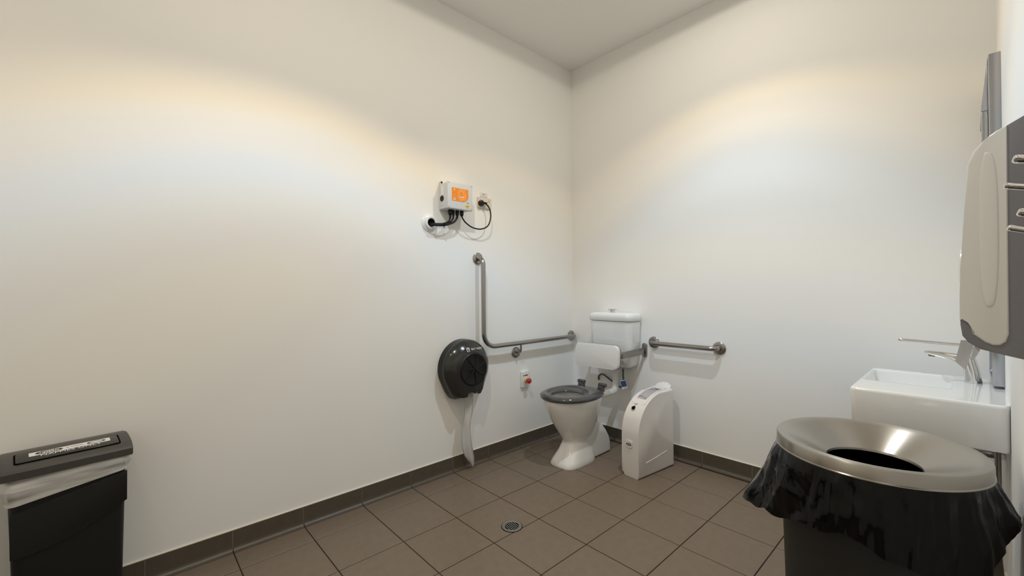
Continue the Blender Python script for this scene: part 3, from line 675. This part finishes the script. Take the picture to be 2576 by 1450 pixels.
text('lettering', 'NAPPIES ONLY', 0.017, 'white', flp, fl @ Matrix.Translation((0.004,-0.0005,0.0030)), sx=1.3)
# its liner folded out under the lid
bm = bmesh.new(); rows = []
base = rrect(0.186, 0.288, 0.032, 14)
for i in range(15):
    s = i/14; r = []
    for k, (x, y) in enumerate(base):
        drop = 0.078 - 0.075*(y/0.29)*0.55
        if x < 0: drop *= 0.7
        z = 0.596 - s*drop
        d = Vector((x, y, 0)).normalized()
        nn = noise.noise(Vector((x*6, y*9+s*2.5, s*3.2)))*0.007 + noise.noise(Vector((x*14, y*20, s*8)))*0.003
        bul = 0.004 + 0.008*math.sin(PI*min(1, s*1.1)) + nn*math.sin(PI*s*0.9+0.15)
        bul = max(0.0045, bul)
        r.append(Vector((x, y, z)) + d*bul + Vector((0,0,0.004*noise.noise(Vector((x*5, y*7, 3)))*s)))
    rows.append(r)
rows.append([p - Vector((p.x,p.y,0)).normalized()*0.002 + Vector((0,0,0.010+0.008*noise.noise(p*11))) for p in rows[-1]])
rows.append([p - Vector((p.x,p.y,0)).normalized()*0.001 + Vector((0,0,0.012)) for p in rows[-1]])
add_rings(bm, rows, False, False)
ln_ = fin('bin_liner', bm, 'film', sharp=90); ln_.location = (0.125, -2.949, 0); ln_.rotation_euler = (0,0,math.radians(7.5))
tag(ln_, 'translucent white bin liner folded over the rim of the slim nappy bin', 'bin liner')

# ------------------------------------------------------------------ round waste bin
BC = Vector((2.086, -1.195, 0)); BT = 0.722
t = thing('waste_bin', 'large round charcoal waste bin with spun steel funnel lid by the basin', 'waste bin', tuple(BC))
M['wbody'] = mat('charcoal_metal_bin', (0.021, 0.021, 0.0195), 0.5, spec=0.3, bump=(500, 0.1))
lathe('body', [(0.0,0.0),(0.205,0.0),(0.212,0.008),(0.226,0.60),(0.228,0.690),(0.222,0.692),(0.218,0.60),(0.204,0.02),(0.0,0.02)], 'wbody', t, 72)
bm = bmesh.new()
prof = [(0.2375,BT-0.037),(0.2395,BT-0.036),(0.2395,BT-0.034),(0.2375,BT-0.032),(0.2372,BT-0.006),(0.2345,BT-0.001),(0.228,BT),(0.212,BT-0.002),(0.204,BT-0.006)]
for k in range(1, 9): prof.append((0.204-0.092*k/8, BT-0.006-0.050*(k/8)**1.08))
prof += [(0.1085,BT-0.058),(0.107,BT-0.064),(0.110,BT-0.066),(0.200,BT-0.020),(0.232,BT-0.006),(0.2345,BT-0.032)]
add_lathe(bm, prof, 96, None, True)
fin('lid', bm, 'spun', t, sharp=40)

# black bag: folded over the rim, hanging outside in loose folds
HEM = [(-190,0.200,0.300),(-180,0.218,0.330),(-170,0.222,0.334),(-160,0.212,0.304),(-150,0.202,0.276),(-135,0.190,0.258),(-120,0.174,0.256),(-108,0.160,0.262),(-98,0.150,0.256),(-88,0.156,0.246),(-78,0.176,0.246),(-66,0.192,0.248),(-54,0.214,0.250),(-44,0.226,0.252),(-36,0.205,0.254),(-27,0.160,0.258),(-17,0.128,0.264),(-9,0.106,0.273),(-3,0.090,0.277),(4,0.084,0.276),(14,0.084,0.268),(30,0.095,0.256),(90,0.11,0.250),(140,0.13,0.255),(160,0.155,0.276),(170,0.200,0.300)]
def hem(a):
    while a < -190: a += 360
    while a >= 170: a -= 360
    for (a0,d0,r0),(a1,d1,r1) in zip(HEM[:-1], HEM[1:]):
        if a0 <= a <= a1:
            f_ = (a-a0)/(a1-a0); return d0+(d1-d0)*f_, r0+(r1-r0)*f_
    return HEM[-1][1], HEM[-1][2]
def ridge(v): return 1-2*abs(noise.noise(v))
bm = bmesh.new(); rows = []; NA, NS = 320, 46
for i in range(NS+1):
    s = i/NS; r = []
    for k in range(NA):
        a = -190 + 360*k/NA; th = math.radians(a)
        d, rh = hem(a + 5*noise.noise(Vector((s*2, 0.3, math.cos(th)*2))))
        d *= 1 + 0.05*noise.noise(Vector((math.cos(th)*5, math.sin(th)*5, 1)))
        z = BT-0.034 - d*s
        r0 = 0.2315
        rr = r0 + (rh-r0)*(s**1.15)
        u = math.cos(th)*2.2; v = math.sin(th)*2.2
        left = max(0.0, min(1.0, (-a-112)/14)) if a < -90 else 0.0
        A = min(1, s*5)
        q1 = Vector((u*1.15+s*0.5, v*1.15-s*0.4, s*1.5+4)); q2 = Vector((u*2.6-s*1.6, v*2.6+s*0.9, s*2.4))
        wr = 0.017*noise.voronoi(q1)[0][0] + 0.009*noise.voronoi(q2)[0][0] - 0.010
        vert = 0.011*noise.noise(Vector((u*3.2, v*3.2, s*0.5))) + 0.003*ridge(Vector((u*5+s*1.2, v*5, s*0.8)))
        rr += A*(wr*(0.35+0.95*left) + vert*(1-0.75*left))
        if left: rr += 0.008*left*math.sin(PI*min(1,s*0.95))*(0.5+0.5*noise.noise(Vector((u*2.5, v*2.5, s*2)))) 
        zz = z + 0.006*noise.noise(Vector((u*3, v*3, s*3)))*A
        cx = rr*math.cos(th)
        lim = W-BC.x-0.004
        if cx > lim: cx = lim - 0.002*random.random()
        # stay outside the bin wall
        rmin = 0.231 if zz > 0.66 else 0.2295
        y_ = rr*math.sin(th)
        if math.hypot(cx, y_) < rmin:
            q = rmin/math.hypot(cx, y_); cx *= q; y_ *= q
        r.append(Vector((cx, y_, zz)))
    rows.append(r)
# hem turned under a little
rows.append([p + Vector((-p.x, -p.y, 0)).normalized()*0.006 + Vector((0,0,0.008)) for p in rows[-1]])
add_rings(bm, rows, False, False)
# inside of the bag down into the bin
rows2 = [[Vector((r_*math.cos(2*PI*k/64), r_*math.sin(2*PI*k/64), z)) for k in range(64)] for r_, z in ((0.2315,BT-0.034),(0.214,BT-0.036),(0.210,0.60),(0.205,0.40),(0.19,0.12),(0.10,0.06))]
add_rings(bm, rows2, False, True)
lin = fin('bin_bag', bm, 'bag', sharp=60); lin.location = BC
tag(lin, 'crumpled black bin bag hanging over the rim of the round waste bin', 'bin bag')

# ------------------------------------------------------------------ wash basin
BZ = 0.784; BX = 1.960; BYN, BYF = -0.725, -0.155
t = thing('wash_basin', 'white rectangular ceramic wash basin mounted on the right wall', 'wash basin', (W, (BYN+BYF)/2, 0))
OFF = Vector((W, (BYN+BYF)/2, 0))
def br(x0, x1, y0, y1, z, r): return [Vector((a, b, z)) - OFF for a, b in rrect(x1-x0, y1-y0, r, 6, (x0+x1)/2, (y0+y1)/2)]
OX0, OX1, OY0, OY1 = 1.975, 2.230, -0.515, -0.205
rings = [br(BX+0.06,W,BYN+0.02,BYF-0.02,BZ-0.158,0.02), br(BX+0.012,W,BYN+0.003,BYF-0.003,BZ-0.152,0.02), br(BX+0.004,W,BYN+0.001,BYF-0.001,BZ-0.140,0.022), br(BX,W,BYN,BYF,BZ-0.012,0.022), br(BX+0.001,W,BYN+0.001,BYF-0.001,BZ-0.005,0.022), br(BX+0.005,W,BYN+0.005,BYF-0.005,BZ,0.020), br(BX+0.0085,W-0.004,BYN+0.009,BYF-0.009,BZ,0.017), br(OX0-0.0065,OX1+0.010,OY0-0.010,OY1+0.010,BZ,0.024),
         br(OX0-0.003,OX1+0.003,OY0-0.003,OY1+0.003,BZ,0.020), br(OX0,OX1,OY0,OY1,BZ-0.003,0.020), br(OX0+0.002,OX1-0.001,OY0+0.002,OY1-0.002,BZ-0.012,0.020), br(OX0+0.014,OX1-0.010,OY0+0.012,OY1-0.012,BZ-0.095,0.03), br(OX0+0.04,OX1-0.03,OY0+0.035,OY1-0.035,BZ-0.112,0.03), br(OX0+0.09,OX1-0.09,OY0+0.11,OY1-0.11,BZ-0.116,0.02)]
bas = loft('bowl', rings, 'ceramic', t, sharp=60)
lathe('waste', [(0.0,0.003),(0.018,0.003),(0.026,0.001),(0.026,-0.004),(0,-0.004)], 'chrome', t, 24, tuple(Vector((2.104,-0.360,BZ-0.114))-OFF))
bm = bmesh.new()
add_tube(bm, [Vector(p)-OFF for p in fillet([(2.104,-0.360,BZ-0.15),(2.104,-0.360,0.47),(2.24,-0.360,0.47),(2.24,-0.360,0.53),(W-0.002,-0.360,0.53)],[0.03,0.03,0.03])], 0.019, 16)
fin('trap_pipe', bm, 'chrome', t)
tube('supply_pipe', [Vector(p)-OFF for p in fillet([(W-0.026,BYN+0.10,BZ-0.15),(W-0.026,BYN+0.10,0.40),(W-0.002,BYN+0.10,0.40)], [0.015], 6)], 0.008, 'steeldark', t, 12)
for yv in (-0.30, -0.46):
    lathe('stop_valve', [(0.0,0.035),(0.010,0.035),(0.010,0.012),(0.022,0.010),(0.022,0.0),(0.0,0.0)], 'chrome', t, 20, tuple(Vector((W,yv,0.60))-OFF), (-1,0,0))

# ------------------------------------------------------------------ mixer tap
TP = Vector((2.288, -0.315, BZ))
t = thing('mixer_tap', 'chrome basin mixer tap with long lever handle on the white wash basin', 'tap', tuple(TP))
def sec(c, hx, hy, tilt, k=24):     # horizontal-ish section of the body
    R_ = Matrix.Rotation(tilt, 3, 'Y'); return [Vector(c) + R_ @ Vector((hx*math.cos(2*PI*j/k), hy*math.sin(2*PI*j/k), 0)) for j in range(k)]
loft('body', [sec((0,0,0),0.0255,0.0255,0), sec((0,0,0.004),0.0255,0.0255,0), sec((-0.004,0,0.05),0.0225,0.024,-0.10), sec((-0.012,0,0.09),0.021,0.023,-0.2), sec((-0.016,0,0.112),0.021,0.023,-0.15), sec((-0.017,0,0.122),0.017,0.019,-0.1)], 'chrome', t, sharp=50)
def vsec(x, zc, hz, hy, k=20):
    return [Vector((x, hy*math.copysign(abs(math.cos(a))**0.6, math.cos(a)), zc + hz*math.copysign(abs(math.sin(a))**0.7, math.sin(a)))) for a in (2*PI*j/k for j in range(k))]
loft('spout', [vsec(0.0,0.070,0.034,0.021), vsec(-0.028,0.084,0.028,0.021), vsec(-0.055,0.096,0.018,0.021), vsec(-0.090,0.105,0.012,0.020), vsec(-0.125,0.110,0.008,0.020), vsec(-0.136,0.1125,0.0045,0.019), vsec(-0.139,0.1135,0.002,0.018)], 'chrome', t, sharp=50)
lathe('aerator', [(0.0,0.0),(0.010,0.0),(0.011,0.004),(0.011,0.014),(0.0,0.014)], 'steeldark', t, 20, (-0.117,0,0.094), (0.12,0,1))
lv = loft('lever', [vsec(0.014,0.1485,0.003,0.013), vsec(0.012,0.1485,0.006,0.014), vsec(-0.010,0.1485,0.0070,0.013), vsec(-0.05,0.150,0.0062,0.011), vsec(-0.12,0.153,0.0062,0.012), vsec(-0.198,0.156,0.0068,0.0135), vsec(-0.214,0.157,0.0068,0.014), vsec(-0.219,0.1572,0.004,0.012)], 'chrome', t, sharp=50)
loft('lever_neck', [sec((-0.017,0,0.118),0.016,0.018,0), sec((-0.015,0,0.128),0.0155,0.017,0), sec((-0.010,0,0.140),0.013,0.014,0), sec((-0.004,0,0.152),0.012,0.013,0)], 'chrome', lv, sharp=50)

# ------------------------------------------------------------------ mirror
MY0, MY1, MZ0, MZ1 = -0.400, -0.060, BZ+0.010, 2.045
t = thing('wall_mirror', 'tall steel-framed mirror on the right wall above the wash basin', 'mirror', (W, (MY0+MY1)/2, MZ0))
MO = Vector((W, (MY0+MY1)/2, MZ0))
def mb(a, b): return tuple(Vector(a)-MO), tuple(Vector(b)-MO)
FX = W-0.032
box('frame_side', *mb((FX,MY0,MZ0),(W,MY0+0.012,MZ1)), 'frame', t, 0.0015)
box('frame_side', *mb((FX,MY1-0.012,MZ0),(W,MY1,MZ1)), 'frame', t, 0.0015)
box('frame_rail', *mb((FX,MY0+0.012,MZ1-0.012),(W,MY1-0.012,MZ1)), 'frame', t, 0.0015)
box('frame_rail', *mb((FX,MY0+0.012,MZ0),(W,MY1-0.012,MZ0+0.012)), 'frame', t, 0.0015)
box('mirror_glass', *mb((FX+0.006,MY0+0.012,MZ0+0.012),(FX+0.012,MY1-0.012,MZ1-0.012)), 'mirror', t)
box('backing_board', *mb((FX+0.012,MY0+0.012,MZ0+0.012),(W,MY1-0.012,MZ1-0.012)), 'steeldark', t)
# folded hood over the upper front
hood = prism('hood', [(0,0),(0,-0.205),(-0.018,-0.205),(-0.018,-0.19)], frame(tuple(Vector((FX,MY0+0.013,MZ1-0.002))-MO), (0,1,0), (0,0,1)) @ Matrix.Diagonal((-1,1,1,1)), MY1-MY0-0.026, 'frame', t, 0.001)
box('hood_lip', *mb((FX-0.018,MY0+0.016,MZ1-0.62),(FX-0.001,MY0+0.040,MZ1-0.206)), 'frame', hood, 0.001)

# ------------------------------------------------------------------ paper towel dispenser
DY0, DY1 = -1.622, -1.322
t = thing('towel_dispenser', 'grey and off-white paper towel dispenser on the right wall', 'dispenser', (W, (DY0+DY1)/2, 1.035))
DO = Vector((0, 0, 1.035)); DWX = W
DS = 0.0
def dfr(y): return frame((-DWX, y-(DY0+DY1)/2, -1.035), (0,1,0), (0,0,1)) @ Matrix.Diagonal((-1,1,1,1))
back = [(2.329,1.4625),(2.333,1.466),(2.352,1.477),(2.366,1.483),(W,1.485),(W,1.034),(2.348,1.042),(2.327,1.046),(2.298,1.054),(2.281,1.066),(2.2735,1.078),(2.2710,1.100),(2.2712,1.125),(2.285,1.135),(2.300,1.400)]
prism('housing', back, dfr(DY0+0.003), DY1-DY0-0.006, 'towelgrey', t, 0.003)
cov = [(2.3325,1.4655),(2.318,1.458),(2.306,1.447),(2.291,1.428),(2.283,1.404),(2.2785,1.325),(2.2735,1.235),(2.2705,1.158),(2.2700,1.107),(2.2845,1.107),(2.2860,1.083),(2.302,1.068),(2.312,1.063),(2.321,1.064),(2.328,1.071),(2.3315,1.085)]
cv = prism('cover', cov, dfr(DY0), DY1-DY0, 'towellight', t, 0.0035, 4)
# long shallow grip on the side of the cover
gp = []
for k in range(40):
    a = 2*PI*k/40; c, s = math.cos(a), math.sin(a)
    gp.append((2.3085 + 0.0125*math.copysign(abs(c)**0.75, c), 1.288 + 0.145*math.copysign(abs(s)**0.75, s) - 0.010*abs(s)))
bm = bmesh.new()
fg = dfr(DY0)
rings = []
for sc_, d in ((1.0,0.0010),(0.96,-0.0006),(0.80,-0.0013),(0.45,-0.0017),(0.1,-0.0018)):
    rings.append([fg @ Vector((2.3085+(x-2.3085)*sc_, 1.288+(z-1.288)*(0.9+0.1*sc_ if sc_ > 0.4 else 0.9), d)) for x, z in gp])
add_rings(bm, rings); fin('side_grip', bm, 'towellight', cv, sharp=60)
bm = bmesh.new()
rings = [[Vector((2.2722-DWX-d, (y), z-1.035)) for y, z in oval(0.060*s_, 0.042*s_, 28, 0, 1.212)] for s_, d in ((1.0,-0.002),(0.97,0.0015),(0.75,0.0036),(0.3,0.0045))]
add_rings(bm, rings); fin('front_window', bm, 'towellight', cv)
for z in (1.118, 1.123, 1.128): box('embossed_rib', (2.2685-DWX, -0.02, z-1.035-0.001), (2.273-DWX, 0.02, z-1.035+0.001), 'towellight', cv)
# folded paper towel sticking out below
bm = bmesh.new(); YP = -1.49
def sheet(P, k=6):                  # bilinear patch A B / D C
    A_, B_, C_, D_ = [Vector(p) for p in P]; rows = []
    for i in range(k+1):
        u_ = i/k
        rows.append([A_.lerp(B_, u_).lerp(D_.lerp(C_, u_), j/k) + Vector((0, 0.0012*math.sin(3*u_+5*j/k), 0)) for j in range(k+1)])
    add_rings(bm, rows, False, False, closed=False)
sheet([(2.2700,YP-0.022,1.060),(2.2615,YP-0.030,1.015),(2.2765,YP-0.014,0.996),(2.2900,YP-0.004,1.058)])
sheet([(2.2900,YP-0.004,1.058),(2.2835,YP-0.008,1.014),(2.2925,YP+0.006,1.026),(2.3050,YP+0.030,1.058)])
bmesh.ops.solidify(bm, geom=bm.faces[:], thickness=0.0006)
tag(fin('paper_towel', bm, 'paper', sharp=30), 'white folded paper towel sticking out below the towel dispenser', 'paper towel')

# ------------------------------------------------------------------ coat hooks
for y, lab in ((-2.30, 'chrome double coat hook on the right wall, the one farther from the towel dispenser'), (-2.17, 'chrome double coat hook on the right wall, the one closer to the towel dispenser')):
    t = thing('coat_hook', lab, 'coat hook', (W, y, 1.225), 0, 'chrome coat hooks')
    prism('back_plate', rrect(0.030,0.085,0.008,4), frame((0,0,0.022), (-1,0,0), (0,0,1)), 0.006, 'chrome', t, 0.0015)
    for zt, zb, xt in ((0.047,0.040,-0.0600), (0.006,-0.002,-0.0580)):
        tube('prong', spline([(-0.002,0,zb),(-0.016,0,zb-0.001),(-0.036,0,zb+0.0005),(-0.050,0,zt-0.003),(xt,0,zt)]), [0.006]*20+[0.0062]*8+[0.0066]*3+[0.0058,0.004], 'chrome', t, 14, flat=(0.45,1.25))
